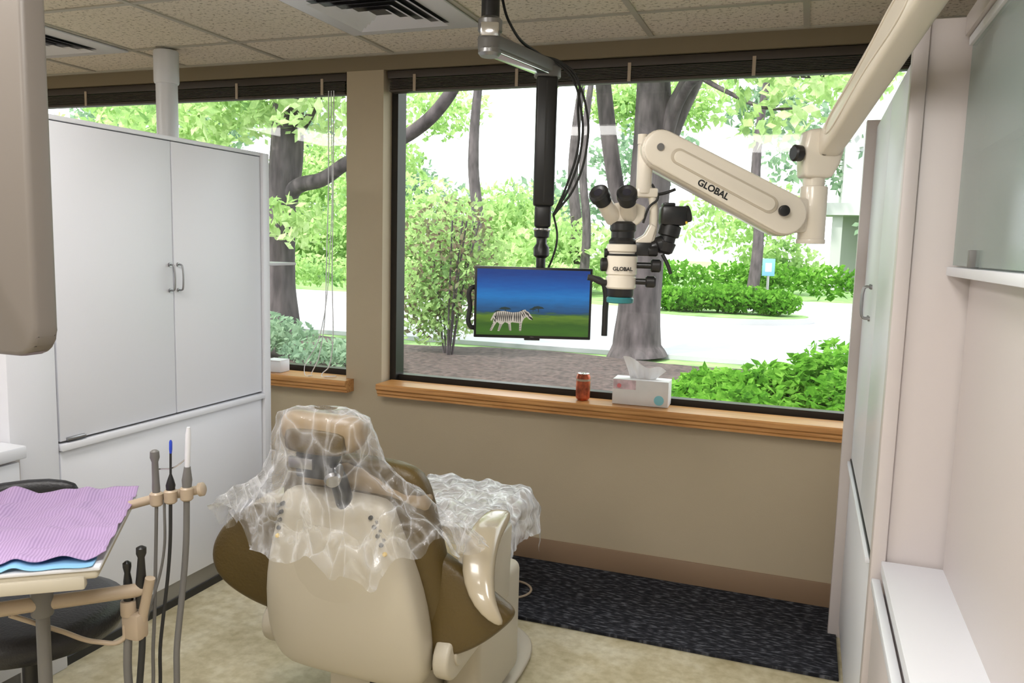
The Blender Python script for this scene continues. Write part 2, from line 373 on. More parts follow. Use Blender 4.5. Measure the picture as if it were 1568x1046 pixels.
LENS=mat('light_lens',(.9,.9,.88),.5,emis=(1,.97,.93),es=4)
def troffer(name,cx,cy,w,pw=.29,pl=.6):
    p=empty(name,(cx,cy,0))
    box('housing',(-pw,-pl,H-.012),(pw,pl,H-.006),TBAR,p); box('lens',(-pw+.025,-pl+.025,H-.015),(pw-.025,pl-.025,H-.0125),LENS,p)
    l=bpy.data.lights.new(name+'_lamp','AREA'); l.shape='RECTANGLE'; l.size=2*pw-.08; l.size_y=2*pl-.08; l.energy=w; l.color=(1,.975,.94)
    o=bpy.data.objects.new('lamp',l); COL.objects.link(o); o.parent=p; o.location=(0,0,H-.02)
troffer('ceiling_light_panel',-1.62,.95,38)
troffer('ceiling_light_panel.001',-.38,.3,30)
troffer('ceiling_light_panel.002',-1.62,-1.5,34)
troffer('ceiling_light_panel.003',-4.1,1.3,32)

# ------------------------------------------------------------------ left cabinet partition
lc=empty('tall_storage_cabinet')
XF=-2.33
box('carcass',(-2.75,1.80,.09),(XF-.02,3.04,1.865),WHITE,lc)
box('end_panel',(-2.76,3.04,0),(XF+.012,3.085,1.88),WHITE,lc,bev=.003)
box('side_shelf',(-2.72,3.085,1.375),(-2.37,3.36,1.388),WHITE,lc,bev=.002)
box('near_stile',(-2.75,1.78,0),(XF+.004,1.955,1.90),WHITE,lc,bev=.004)
box('top_cap',(-2.76,1.79,1.866),(XF,3.06,1.882),WHITE,lc,bev=.002)
box('upper_door_a',(XF-.019,1.965,.80),(XF,2.497,1.862),WHITE,lc,bev=.002)
box('upper_door_b',(XF-.019,2.503,.80),(XF,3.036,1.862),WHITE,lc,bev=.002)
box('door_gap',(XF-.021,1.955,.78),(XF-.018,3.038,1.865),GREYP,lc)
box('lower_panel',(XF-.019,1.965,.10),(XF-.003,3.036,.765),WHITE,lc,bev=.002)
box('rail',(XF-.019,1.96,.768),(XF+.014,3.04,.792),WHITE,lc,bev=.003)
box('toe_kick',(XF-.03,1.80,.0),(XF-.012,3.04,.10),STEEL,lc)
box('floor_strip',(XF-.012,1.80,.0),(XF-.006,3.04,.03),BLACK,lc)
box('latch',(XF+.001,1.985,.80),(XF+.012,2.06,.812),STEEL,lc,bev=.003)
def pull(par,y,x,z0,z1,sx=1):
    tube('pull_bar',[(x,y,z0),(x+sx*.020,y,z0+.002),(x+sx*.024,y,z0+.01),(x+sx*.024,y,z1-.01),(x+sx*.020,y,z1-.002),(x,y,z1)],.0035,STEEL,par)
    cyl('rose_a',(x,y,z0),(x+sx*.006,y,z0),.008,STEEL,par); cyl('rose_b',(x,y,z1),(x+sx*.006,y,z1),.008,STEEL,par)
pull(lc,2.478,XF,1.29,1.39); pull(lc,2.522,XF,1.29,1.39)

ct=empty('base_counter')
box('carcass',(-2.75,.2,.1),(-2.28,1.775,.80),WHITE2,ct); box('worktop',(-2.76,.18,.80),(-2.25,1.777,.84),WHITE,ct,bev=.004)
for i in range(3):
    box('drawer_%d'%i,(-2.28,.22+i*.52,.62),(-2.262,.72+i*.52,.79),WHITE,ct,bev=.003); box('door_%d'%i,(-2.28,.22+i*.52,.11),(-2.262,.72+i*.52,.61),WHITE,ct,bev=.003)
box('toe',(-2.7,.2,0),(-2.33,1.775,.1),GREYP,ct)
box('partition_panel',(-2.78,.18,0),(-2.765,1.777,2.0),WALLW)
hc=empty('ceiling_hung_cabinet')
XH=-1.235
prism('body',[(-1.95,1.285),(-1.95,2.398),(XH,2.398),(XH,1.33),(XH-.004,1.312),(XH-.014,1.297),(XH-.027,1.288),(XH-.042,1.285)],(0,1.025,0),(1,0,0),(0,0,1),.05,GREYB,hc,bev=.010)
cp=empty('ceiling_utility_post')
cyl('post_sleeve',(-2.98,3.18,2.23),(-2.98,3.18,2.39),.058,WHITE,cp,bev=.01); cyl('post',(-2.98,3.18,.0),(-2.98,3.18,2.24),.050,WHITE,cp)

# ------------------------------------------------------------------ right cabinets
rc=empty('wall_storage_cabinet')
RX=.20
box('carcass',(RX+.02,2.12,.05),(.75,3.28,1.97),WHITE2,rc)
box('end_panel_far',(RX-.035,3.27,0),(.76,3.31,1.99),WHITE2,rc,bev=.003)
box('end_panel_near',(RX-.002,2.08,0),(.80,2.118,2.03),WHITE2,rc,bev=.003)
box('edge_stile',(RX-.010,2.070,.0),(RX+.022,2.118,2.035),WHITE2,rc,bev=.003)
box('door_gap',(RX+.017,2.12,.05),(RX+.0195,3.27,1.96),GREYP,rc)
box('upper_door_a',(RX,2.125,.73),(RX+.018,2.685,1.965),WHITE,rc,bev=.002)
box('upper_door_b',(RX,2.691,.73),(RX+.018,3.262,1.965),WHITE,rc,bev=.002)
box('lower_panel',(RX+.002,2.125,.06),(RX+.018,3.262,.69),WHITE,rc,bev=.002)
box('rail',(RX-.012,2.22,.698),(RX+.018,3.266,.715),WHITE,rc,bev=.003)
box('rail_channel',(RX-.003,2.20,.716),(RX+.018,3.266,.724),BLACK,rc)
pull(rc,2.94,RX,1.29,1.395,-1); pull(rc,2.89,RX,1.29,1.395,-1)
hu=empty('open_hutch_cabinet')
box('lower_carcass',(RX+.02,.45,.08),(.80,2.069,.735),WHITE2,hu)
box('worktop',(RX+.012,.45,.735),(.80,2.069,.765),WHITE,hu,bev=.002)
for i in range(3):
    box('drawer_front_%d'%i,(RX,1.05-.52*i+.48,.10),(RX+.019,1.05-.52*i+.985,.70),WHITE2,hu,bev=.003)
box('finger_rail',(RX-.008,.45,.70),(RX+.012,2.06,.722),WHITE,hu,bev=.003)
box('back_panel',(.345,.45,.765),(.36,2.069,2.03),WHITE2,hu)
box('shelf',(.295,.45,1.458),(.345,2.069,1.478),WHITE,hu,bev=.002)
box('top_panel',(.29,.45,1.985),(.345,2.069,2.03),WHITE2,hu,bev=.002)
box('glass_door',(.305,.5,1.482),(.311,2.055,1.965),FROST,hu)
box('door_top_rail',(.298,.5,1.962),(.314,2.06,1.982),WHITE,hu,bev=.002)
box('door_latch',(.293,1.79,1.48),(.312,1.81,1.515),GREYP,hu,bev=.002)
box('upper_shelf',(.318,.5,1.72),(.344,2.06,1.73),WHITE2,hu)

# ------------------------------------------------------------------ sill items
tb=empty('tissue_box',(-.672,3.575,.802),rad(2))
box('carton',(-.125,-.055,0),(.125,.055,.115),mat('tissue_carton',(.78,.77,.77),.5,var=.05,vscale=10),tb,bev=.002)
lathe('printed_dot',(.085,-.056,.03),(0,-1,0),[(0,.022),(.0006,.022)],mat('dot_aqua',(.25,.62,.72),.5),tb)
box('printed_band',(-.122,-.0558,.07),(-.02,-.0552,.112),mat('band_pink',(.68,.52,.57),.5,var=.3,vscale=30),tb)
lathe('printed_spot',(-.095,-.0565,.085),(0,-1,0),[(0,.010),(.0006,.010)],mat('dot_red',(.75,.2,.22),.5),tb)
vs=[];fs=[];NU,NV=28,12
for j in range(NV+1):
    for i in range(NU+1):
        s=i/NU; t=j/NV
        x=-.055+.11*s + t*(-.035+.085*s); hgt=.112+t*(.10-.06*s+.012*math.sin(s*9))
        y=.014*math.sin(s*14+t*2)*(1-.4*t)-.01*t+.02*(s-.5)*t
        vs.append((x,y,hgt))
for j in range(NV):
    for i in range(NU):
        a=j*(NU+1)+i; fs.append((a,a+1,a+NU+2,a+NU+1))
me=bpy.data.meshes.new('tissue'); me.from_pydata(vs,[],fs); me.update(); fin('tissue',me,mat('tissue_paper',(.92,.92,.95),.8),tb,180)
CAN=mat('soda_can_print',(.42,.085,.03),.3,metal=.4,var=.75,vscale=26)
sc=empty('soda_can',(-.937,3.535,.802))
lathe('can_body',(0,0,0),(0,0,1),[(0,.024),(.004,.027),(.012,.033),(.108,.033),(.118,.029),(.122,.0275)],CAN,sc)
lathe('can_lid',(0,0,.122),(0,0,1),[(0,.0275),(.002,.0275),(.002,.025),(0.0005,.024)],CHROME,sc)
lathe('can_band',(0,0,.090),(0,0,1),[(0,.0334),(.010,.0334)],PIPE,sc)
box('pull_tab',(-.008,-.012,.1225),(.008,.012,.125),CHROME,sc,bev=.001)
sb=empty('small_white_carton',(-2.62,3.54,.802)); box('carton_body',(-.05,-.04,0),(.05,.04,.06),WHITE,sb,bev=.002); box('carton_flap',(-.05,-.045,.06),(.05,.04,.064),WHITE,sb)

# ------------------------------------------------------------------ ceiling monitor
mo=empty('ceiling_mounted_monitor',(-.974,2.886,1.285),rad(20))
box('bezel',(-.222,-.012,-.135),(.222,.016,.135),BLACK,mo,bev=.003)
box('back_shell',(-.15,.014,-.10),(.15,.045,.10),BLACK,mo,bev=.012)
def screen_mat():
    m=bpy.data.materials.new('screen_image'); m.use_nodes=True; nt=m.node_tree; b=nt.nodes['Principled BSDF']
    tc=nt.nodes.new('ShaderNodeTexCoord'); sp=nt.nodes.new('ShaderNodeSeparateXYZ'); nt.links.new(tc.outputs['Object'],sp.inputs[0])
    n=nt.nodes.new('ShaderNodeTexNoise'); n.inputs['Scale'].default_value=45; n.inputs['Detail'].default_value=6
    mpn=nt.nodes.new('ShaderNodeMapping'); mpn.inputs['Scale'].default_value=(.4,1,2.5); nt.links.new(tc.outputs['Object'],mpn.inputs['Vector']); nt.links.new(mpn.outputs['Vector'],n.inputs['Vector'])
    mr=nt.nodes.new('ShaderNodeMapRange'); mr.inputs['From Min'].default_value=-.13; mr.inputs['From Max'].default_value=.13
    ma=nt.nodes.new('ShaderNodeMath'); ma.operation='MULTIPLY_ADD'; ma.inputs[1].default_value=.035
    nt.links.new(n.outputs['Fac'],ma.inputs[0]); nt.links.new(sp.outputs['Z'],ma.inputs[2]); nt.links.new(ma.outputs[0],mr.inputs['Value'])
    r=ramp(nt,[(0,(.015,.06,.008)),(.14,(.04,.13,.01)),(.25,(.03,.10,.01)),(.37,(.11,.21,.02)),(.40,(.04,.11,.04)),(.43,(.01,.06,.15)),(.52,(.010,.10,.27)),(.66,(.008,.17,.48)),(.82,(.003,.09,.36)),(1,(.002,.04,.22))])
    nt.links.new(mr.outputs[0],r.inputs['Fac'])
    b.inputs['Base Color'].default_value=(.01,.01,.01,1); b.inputs['Roughness'].default_value=.3
    nt.links.new(r.outputs['Color'],b.inputs['Emission Color']); b.inputs['Emission Strength'].default_value=1.0
    return m
box('screen',(-.213,-.0135,-.124),(.213,-.0122,.126),screen_mat(),mo)
ZW=mat('zebra_white',(0,0,0),.5,emis=(.50,.45,.38),es=1); ZK=mat('zebra_black',(0,0,0),.5,emis=(.012,.01,.01),es=1)
def pp(L): return [((x-816)*.00248,-(y-464)*.00248) for x,y in L]
zp=[(757,481),(762,478),(772,477),(785,479),(795,478),(801,475),(805,474),(806,476),(810,478),(816,486),(815,490),(811,489),(807,485),(803,488),(801,492),(800,496),(799,507),(796,507),(796,495),(785,494),(783,495),(784,507),(781,507),(779,496),(774,494),(770,498),(766,508),(763,508),(766,497),(762,494),(758,500),(754,508),(751,507),(756,495),(756,488),(753,493),(752,491)]
prism('zebra_picture_body',pp(zp),(0,-.0137,0),(1,0,0),(0,0,1),.0004,ZW,mo)
def stripe(x0,y0,x1,y1,w=1.0):
    dx,dy=x1-x0,y1-y0; L=math.hypot(dx,dy); nx,ny=-dy/L*w/2,dx/L*w/2
    prism('zebra_picture_stripe',pp([(x0+nx*.3,y0+ny*.3),((x0+x1)/2+nx,(y0+y1)/2+ny),(x1+nx*.3,y1+ny*.3),(x1-nx*.3,y1-ny*.3),((x0+x1)/2-nx,(y0+y1)/2-ny),(x0-nx*.3,y0-ny*.3)]),(0,-.0139,0),(1,0,0),(0,0,1),.0003,ZK,mo)
for i in range(13):
    x=761+i*3.0; stripe(x,478.2+.5*math.sin(i),x-1.5+ (2 if i>8 else 0),493-.8*math.sin(i),2.0)
for q in ((798,478,803,487),(800.5,476.5,805,485.5),(803,475.5,808,483),(806,477,810,484),(809,479,811,487),(757,484,762,490),(756,488,760,495)): stripe(*q,1.6)
for (xa,ya,xb,yb) in ((756,496,752,507),(768,497,765,507),(780,497,782,507),(798,494,797,507)):
    for t_ in (.1,.3,.5,.7,.9): 
        X=xa+(xb-xa)*t_; Y=ya+(yb-ya)*t_; stripe(X-1.7,Y,X+1.9,Y+.3,1.0)
stripe(811,484.5,816.5,489.5,3.2); stripe(801,474.5,798,477,1.4)
for i,(bx,bz,s_) in enumerate(((-.105,-.026,1.2),(.02,-.020,1.2),(.0,-.025,.7),(-.13,-.036,.8))):
    prism('acacia_picture_%d'%i,[(bx+x*s_,bz+z*s_) for x,z in ((-.02,0),(-.012,.006),(0,.008),(.014,.005),(.02,0),(.003,-.001),(.003,-.012),(.001,-.012),(0,-.001))],(0,-.01365,0),(1,0,0),(0,0,1),.0003,mat('tree_picture',(0,0,0),.5,emis=(.01,.03,.03),es=1),mo)
text('maker_label','DELL',.007,GREYP,mo,(0,-.0125,-.130),(math.pi/2,0,0))
box('lower_grip',(-.03,-.006,-.143),(.03,.012,-.134),BLACK,mo,bev=.003)
tube('handle_left',[(-.215,.01,.055),(-.236,.0,.05),(-.238,0,-.02),(-.236,0,-.095),(-.215,.01,-.10)],.009,BLACKR,mo)
tube('handle_right',[(.205,.01,.095),(.235,0,.098),(.262,0,.085),(.274,0,.055),(.276,0,-.03),(.276,0,-.118)],.0115,BLACKR,mo)
cyl('neck_joint',(.026,.03,.06),(.026,.03,.20),.018,BLACK,mo,bev=.004)
lathe('swivel',(.027,.03,.17),(0,0,1),[(0,.018),(.01,.030),(.04,.030),(.055,.02),(.075,.02),(.08,.028),(.10,.030),(.11,.03)],BLACK,mo)
lathe('collar',(.027,.03,.272),(0,0,1),[(0,.030),(.004,.034),(.010,.034),(.012,.030)],CHROME,mo)
box('pole_lower',(-.003,-.002,.284),(.059,.060,.37),BLACK,mo,bev=.012,seg=3)
box('pole_upper',(-.010,-.006,.365),(.068,.068,.84),BLACK,mo,bev=.010,seg=3)
box('pole_groove',(.026,-.0072,.38),(.032,-.0055,.82),BLACKR,mo)
cyl('pole_cap',(.03,.03,.835),(.03,.03,.875),.05,GREYP,mo,bev=.006)
A=Vector((.035,.03,.872)); B=Vector((-.174,-.308,.872)); d=(B-A).normalized(); sd=d.cross(Vector((0,0,1)))
L=(B-A).length
prism('arm_beam',capsule2d(0,0,.034,L,0,.04),A,d,sd,.045,GREYP,mo,bev=.006)
prism('arm_trim',capsule2d(0.01,0,.026,L-.02,0,.03),A-Vector((0,0,.026)),d,sd,.012,CHROME,mo,bev=.003)
lathe('stem_clamp',(B.x,B.y,.83),(0,0,1),[(0,.03),(.01,.038),(.03,.038),(.035,.034),(.075,.034),(.08,.040),(.115,.040),(.125,.03)],STEEL,mo)
box('clamp_block',(B.x-.03,B.y-.05,.885),(B.x+.03,B.y-.02,.93),CHROME,mo,bev=.006)
cyl('ceiling_stem',(B.x,B.y,.95),(B.x,B.y,1.108),.030,BLACK,mo)
cyl('stem_flange',(B.x,B.y,1.095),(B.x,B.y,1.113),.075,BLACK,mo,bev=.004)
for i,(dx,bul) in enumerate(((0,0),(.012,.02),(.02,-.012))):
    tube('cable_%d'%i,[(B.x+.03,B.y+.03,1.05),(B.x+.06,B.y+.06,.96),(.0,-.05,.90),(.06+dx,.0,.885),(.12+dx,.0,.83),(.158+bul,.01,.72),(.165+bul,.01,.60),(.125+bul,.02,.44),(.068,.03,.33)],.0045,BLACKR,mo)
tube('cable_end',[(.068,.03,.34),(.085,.02,.25),(.07,.03,.17),(.04,.04,.1)],.004,BLACKR,mo)

# ------------------------------------------------------------------ dental microscope
ms=empty('dental_microscope',(-.460,2.079,1.467),rad(20))
UX,UZ=(1,0,0),(0,0,1)
prism('spring_arm_core',capsule2d(.083,.285,.050,.405,.131,.056),(0,0,0),UX,UZ,.085,SCOPE,ms,bev=.012,seg=3)
prism('spring_arm_cover',capsule2d(.083,.285,.046,.405,.131,.052),(0,-.047,0),UX,UZ,.012,SCOPE,ms,bev=.005)
prism('arm_recess_panel',capsule2d(.125,.266,.020,.36,.153,.022),(0,-.0535,0),UX,UZ,.003,mat('cream_enamel_dark',(.50,.44,.35),.35),ms,bev=.001)
prism('arm_recess_inner',capsule2d(.128,.2645,.015,.357,.1545,.017),(0,-.055,0),UX,UZ,.003,SCOPE,ms,bev=.001)
ang=math.atan2(.131-.285,.405-.083)
text('arm_label','GLOBAL',.023,BLACK,ms,(.216,-.0532,.186),(math.pi/2,-ang,0),off=.03)
cyl('arm_pivot_knob',(.395,-.056,.138),(.395,-.07,.138),.014,BLACK,ms,bev=.003)
cyl('arm_pivot_cap',(.078,-.054,.288),(.078,-.058,.288),.009,GREYP,ms)
cyl('elbow_cylinder',(.489,0,.065),(.489,0,.205),.034,SCOPE,ms,bev=.003)
cyl('elbow_base_ring',(.489,0,.058),(.489,0,.07),.036,SCOPE,ms,bev=.002)
box('elbow_link',(.40,-.03,.085),(.47,.03,.175),SCOPE,ms,bev=.01)
cyl('elbow_neck',(.487,0,.20),(.487,0,.232),.027,SCOPE,ms)
prism('knuckle',[(.452,.225),(.522,.225),(.540,.26),(.550,.30),(.53,.335),(.50,.350),(.455,.345),(.446,.30)],(0,0,0),UX,UZ,.070,SCOPE,ms,bev=.01)
lathe('friction_knob',(.452,-.02,.285),(-1,-.25,0),[(0,.010),(.01,.010),(.012,.020),(.03,.021),(.034,.017)],BLACK,ms)
cyl('knuckle_screw',(.495,-.034,.29),(.495,-.040,.29),.010,BLACK,ms)
P0=Vector((.510,-.02,.305)); P1=Vector((.487,-.62,.590)); d=(P1-P0).normalized(); side=Vector((1,0,0)); side=(side-d*side.dot(d)).normalized(); up=side.cross(d)
if up.z<0: up=-up
LL=(P1-P0).length
rg=[]
for s,a,b in ((-.02,.018,.018),(0,.028,.030),(.06,.030,.032),(.3,.033,.035),(LL-.05,.037,.040),(LL,.036,.038),(LL+.02,.02,.02)):
    rg.append(se(P0+d*s,side,up,a,b,p=5))
loft('long_beam',rg,SCOPE,ms,smooth=50)
def onside(s,h): return P0+d*s-side*(.0302+.0075*s/LL)+up*h
tube('beam_rib',[onside(.08,.012),onside(.3,.014),onside(LL-.12,.017),onside(LL-.09,0),onside(LL-.12,-.017),onside(.3,-.014),onside(.08,-.012),onside(.065,0)],.0026,SCOPE,ms,cyc=True)
cyl('mount_joint',P1+Vector((0,0,-.06)),P1+Vector((0,0,.08)),.050,SCOPE,ms,bev=.008)
cyl('mount_post',P1+Vector((0,0,.07)),(P1.x,P1.y,.925),.042,SCOPE,ms)
cyl('mount_flange',(P1.x,P1.y,.905),(P1.x,P1.y,.928),.11,SCOPE,ms,bev=.005)
cyl('drop_post',(.049,0,.175),(.049,0,.30),.020,SCOPE,ms,bev=.003)
cyl('drop_post_tip',(.040,0,.30),(.040,0,.325),.012,SCOPE,ms)
box('yoke_bar',(.03,-.015,.165),(.085,.02,.19),SCOPE,ms,bev=.006)
tube('yoke_rod',[(.07,0,.18),(.078,0,.13),(.074,0,.06),(.062,0,.02)],.011,SCOPE,ms)
prism('tilt_bracket',[(.03,.03),(.075,.05),(.085,.09),(.07,.10),(.055,.07),(.03,.055)],(0,.0,0),UX,UZ,.03,SCOPE,ms,bev=.005)
def ocular(nm,tip,base):
    t=Vector(tip);b=Vector(base); dd=(b-t).normalized(); LN=(b-t).length
    lathe(nm+'_eyecup',t,dd,[(.004,.010),(0,.016),(0,.021),(.006,.026),(.022,.026),(.026,.022),(.040,.022),(.043,.018)],BLACK,ms)
    lathe(nm+'_tube',t+dd*.04,dd,[(0,.0185),(.008,.0205),(.02,.0205),(LN-.04,.022)],SCOPE,ms)
    lathe(nm+'_lens',t+dd*.003,dd,[(0,.001),(0.0,.011),(.002,.011)],mat('lens_glass',(.02,.02,.03),.05),ms)
ocular('eyepiece_left',(-.078,-.080,.172),(-.026,0,.110)); ocular('eyepiece_right',(-.006,-.085,.174),(.014,0,.112))
prism('prism_housing',[(-.052,.140),(-.058,.122),(-.030,.092),(.034,.092),(.052,.110),(.056,.140),(.030,.150),(-.02,.150)],(0,.01,0),UX,UZ,.06,SCOPE,ms,bev=.008)
lathe('inclinable_tube',(0,0,.04),(0,0,1),[(0,.034),(.012,.036),(.02,.030),(.035,.030),(.04,.034),(.056,.034),(.062,.028)],BLACK,ms)
lathe('magnification_body',(0,0,-.072),(0,0,1),[(0,.036),(.004,.039),(.03,.039),(.032,.036),(.036,.036),(.038,.040),(.085,.040),(.088,.036),(.094,.036),(.098,.040),(.114,.040),(.116,.036)],SCOPE,ms)
lathe('body_band',(0,0,.014),(0,0,1),[(0,.0405),(.005,.0405)],BLACK,ms)
text('body_label','GLOBAL',.0135,BLACK,ms,(-.002,-.0412,-.020),(math.pi/2,0,0),off=.03)
lathe('objective',(0,0,-.095),(0,0,1),[(0,.030),(.006,.034),(.02,.034),(.026,.036)],BLACK,ms)
lathe('objective_ring',(0,0,-.110),(0,0,1),[(0,.031),(.002,.035),(.012,.036),(.016,.033)],TEAL,ms)
for i,(z,L1,r) in enumerate(((.028,.09,.014),(-.010,.10,.017),(-.052,.088,.015))):
    cyl('side_stem_%d'%i,(.03,0,z),(L1-.02,-.01,z),.008,BLACK,ms); lathe('side_knob_%d'%i,(L1-.025,-.01,z),(1,-.1,0),[(0,r*.8),(.003,r),(.022,r),(.026,r*.8)],BLACK,ms)
lathe('left_knob',(-.036,0,-.01),(-1,0,0),[(0,.012),(.004,.018),(.016,.018),(.019,.014)],BLACK,ms)
lathe('left_knob_lower',(-.036,0,.02),(-1,0,0),[(0,.008),(.004,.012),(.010,.012)],BLACK,ms)
tube('left_handle',[(-.03,0,-.058),(-.055,-.01,-.055),(-.075,-.01,-.046),(-.088,-.01,-.044)],.008,BLACKR,ms)
box('beam_splitter',(.03,-.02,.015),(.075,.03,.05),BLACK,ms,bev=.006)
lathe('camera_adapter',(.06,.0,.03),(.62,0,.25),[(0,.013),(.012,.018),(.03,.018),(.034,.022),(.05,.022),(.055,.016)],BLACK,ms)
lathe('camera_tube',(.108,0,.022),(.22,0,1),[(0,.014),(.006,.022),(.03,.026),(.032,.021),(.045,.021),(.048,.028),(.075,.028),(.08,.018)],BLACK,ms)
box('camera_body',(.095,-.03,.095),(.160,.03,.145),BLACK,ms,bev=.008)
cyl('camera_lens',(.150,0,.122),(.172,0,.128),.022,BLACK,ms,bev=.003)
box('camera_top',(.10,-.02,.143),(.13,.02,.153),BLACK,ms,bev=.003)
box('camera_led',(.155,-.031,.10),(.16,-.0295,.106),YEL,ms)
tube('camera_hand_lever',[(.105,-.005,.02),(.118,-.01,-.005),(.128,-.01,-.03)],.005,BLACKR,ms)
tube('light_cable',[(.03,.03,.03),(.02,.05,.11),(.035,.04,.165),(.07,.02,.172),(.11,.02,.18),(.135,.02,.19)],.004,BLACKR,ms)
tube('light_cable_b',[(.05,-.01,.10),(.062,-.02,.14),(.085,-.01,.165),(.07,0,.20)],.003,BLACKR,ms)

# ------------------------------------------------------------------ dental chair
CX=-1.17
ch=empty('dental_chair',(CX,0,0))
X_,Y_,Z_=(1,0,0),(0,1,0),(0,0,1)
secs=[(.246,1.945,.15,.035,0),(.255,1.935,.225,.05,0),(.30,1.925,.248,.062,0),(.38,1.905,.258,.072,0),(.50,1.885,.248,.075,0),(.60,1.872,.228,.072,0),(.70,1.858,.196,.062,0),(.77,1.848,.175,.052,0),(.805,1.845,.165,.042,0),(.822,1.848,.13,.028,0)]
loft('back_shell',[se((ox,y,z),X_,Y_,a,b,p=3.8,n=36) for z,y,a,b,ox in secs],IVORY,ch,sub=1)
loft('shell_relief',[se((0,y-.055,z),X_,Y_,a,.024,p=2.6,n=24) for z,y,a in ((.46,1.905,.02),(.47,1.898,.12),(.52,1.887,.16),(.60,1.875,.15),(.68,1.868,.13),(.74,1.865,.08))],IVORY,ch,sub=1)
cs=[(.24,2.03,.20,.05),(.30,2.02,.27,.07),(.45,1.99,.285,.08),(.60,1.965,.265,.08),(.72,1.94,.245,.075),(.80,1.925,.235,.07),(.86,1.91,.225,.06),(.895,1.90,.20,.045),(.91,1.90,.13,.025)]
loft('back_cushion',[se((0.015,y,z),X_,Y_,a,b,p=3,n=32) for z,y,a,b in cs],OLIVE,ch,sub=1)
loft('shoulder_roll',[se((0.02+x,1.89+abs(x)*.1,.862-abs(x)**2*1.2),Y_,Z_,a,b,p=2.2,n=20) for x,a,b in ((-.23,.02,.02),(-.215,.04,.035),(-.1,.052,.045),(0,.055,.048),(.1,.052,.045),(.215,.04,.035),(.23,.02,.02))],TANV,ch,sub=1)
def wing(nm,pts,y0,y1,xs_):
    """upholstered side wing: outline in the x-z plane with soft rolled edge, curving forward away from the shell"""
    n=len(pts); cx=sum(p[0] for p in pts)/n; cz=sum(p[1] for p in pts)/n
    rg=[]
    for k_,off in ((.0,.0),(.80,.0),(.95,.008),(1.0,.03),(.97,.055),(.85,.065),(.0,.065)):
        kk=max(k_,.02)
        rg.append([Vector((cx+(x-cx)*kk,y0+(y1-y0)*min(1,abs(cx+(x-cx)*kk-xs_)/.28)+off-.012*(1-kk),cz+(z-cz)*kk)) for x,z in pts])
    loft(nm,rg,OLIVE,ch,sub=2)
wing('wing_right',[(.18,.33),(.24,.322),(.31,.345),(.38,.385),(.44,.44),(.483,.488),(.465,.51),(.40,.55),(.33,.60),(.26,.645),(.20,.665),(.17,.5)],1.935,1.955,.2)
wing('wing_left',[(-.18,.36),(-.25,.37),(-.34,.39),(-.42,.425),(-.475,.465),(-.50,.52),(-.49,.58),(-.45,.64),(-.39,.695),(-.30,.72),(-.20,.70),(-.17,.5)],1.935,1.90,-.2)
PADM=mat('beige_vinyl_gloss',(.42,.36,.26),.25,coat=.5)
def pad(nm,s,pts):
    rg=[]
    for i,(p,a,b) in enumerate(pts):
        p=Vector(p); q0=Vector(pts[max(0,i-1)][0]); q1=Vector(pts[min(len(pts)-1,i+1)][0]); t=(q1-q0).normalized()
        u=Vector((1,0,0)); u=(u-t*u.dot(t)).normalized(); v=t.cross(u)
        p=Vector((p.x*s,p.y,p.z)); 
        rg.append(se(p,(u.x,u.y*s,u.z*s),(v.x*s,v.y,v.z),a,b,p=3.2,n=20))
    loft(nm,rg,PADM,ch,sub=1)
    prism(nm+'_riser',[(2.02,.42),(2.24,.42),(2.25,.655),(2.06,.64)],(s*.345,0,0),Y_,Z_,.045,IVORY,ch,bev=.01)
pad('armrest_right',1,[((.335,2.25,.678),.022,.010),((.336,2.22,.681),.036,.020),((.342,2.13,.680),.043,.026),((.350,2.05,.665),.047,.030),((.364,1.98,.632),.048,.030),((.388,1.93,.590),.042,.028),((.418,1.90,.550),.030,.022),((.450,1.89,.522),.018,.014),((.474,1.89,.505),.007,.005)])
pad('armrest_left',-1,[((.37,2.30,.660),.022,.010),((.37,2.27,.665),.038,.022),((.38,2.15,.665),.047,.030),((.385,2.05,.655),.050,.032),((.39,1.985,.63),.045,.03),((.40,1.96,.59),.02,.012)])
loft('headrest',[se((-.005+x,1.78+.35*x*x,.992+.9*x*x),Y_,Z_,a,b,p=2.3,n=24) for x,a,b in ((-.125,.012,.015),(-.118,.032,.035),(-.09,.042,.052),(-.04,.042,.055),(0,.040,.056),(.04,.042,.055),(.09,.042,.052),(.118,.032,.035),(.125,.012,.015))],TANV,ch,sub=1)
loft('headrest_back_pad',[se((-.005+x,1.745,.978),Y_,Z_,a,b,p=3,n=16) for x,a,b in ((-.09,.008,.02),(-.085,.014,.032),(0,.016,.036),(.085,.014,.032),(.09,.008,.02))],OLIVE,ch,sub=1)
box('headrest_bracket',(-.065,1.740,.878),(.050,1.79,.948),BLACK,ch,bev=.008)
box('headrest_plate',(-.080,1.730,.905),(-.005,1.743,.935),STEEL,ch,bev=.004)
cyl('headrest_joint',(-.06,1.765,.898),(.055,1.765,.898),.024,STEEL,ch,bev=.003)
tube('headrest_arm',[(.0,1.78,.91),(.03,1.79,.88),(.04,1.80,.84),(.035,1.83,.78)],.024,BLACK,ch)
lathe('headrest_knob',(.035,1.755,.908),(.5,-.6,-.3),[(0,.012),(.03,.014),(.045,.022),(.055,.018)],STEEL,ch)
for s,xx in ((-1,-.150),(1,.128)):
    for i in range(5):
        z=.775-i*.024; x=xx+s*i*(.005 if s<0 else .010)
        y=1.800+.0+i*.0015
        lathe('dot_%d_%d'%(s,i),(x,y+.01,z),(0,-1,0),[(0,.006),(.012,.006),(.015,.004)],BLACK if i<4 else YEL,ch,n=16)
        if i<3: lathe('dotb_%d_%d'%(s,i),(x+s*.016,y+.014,z-.010),(0,-1,0),[(0,.004),(.012,.004),(.014,.002)],GREYP,ch,n=12)
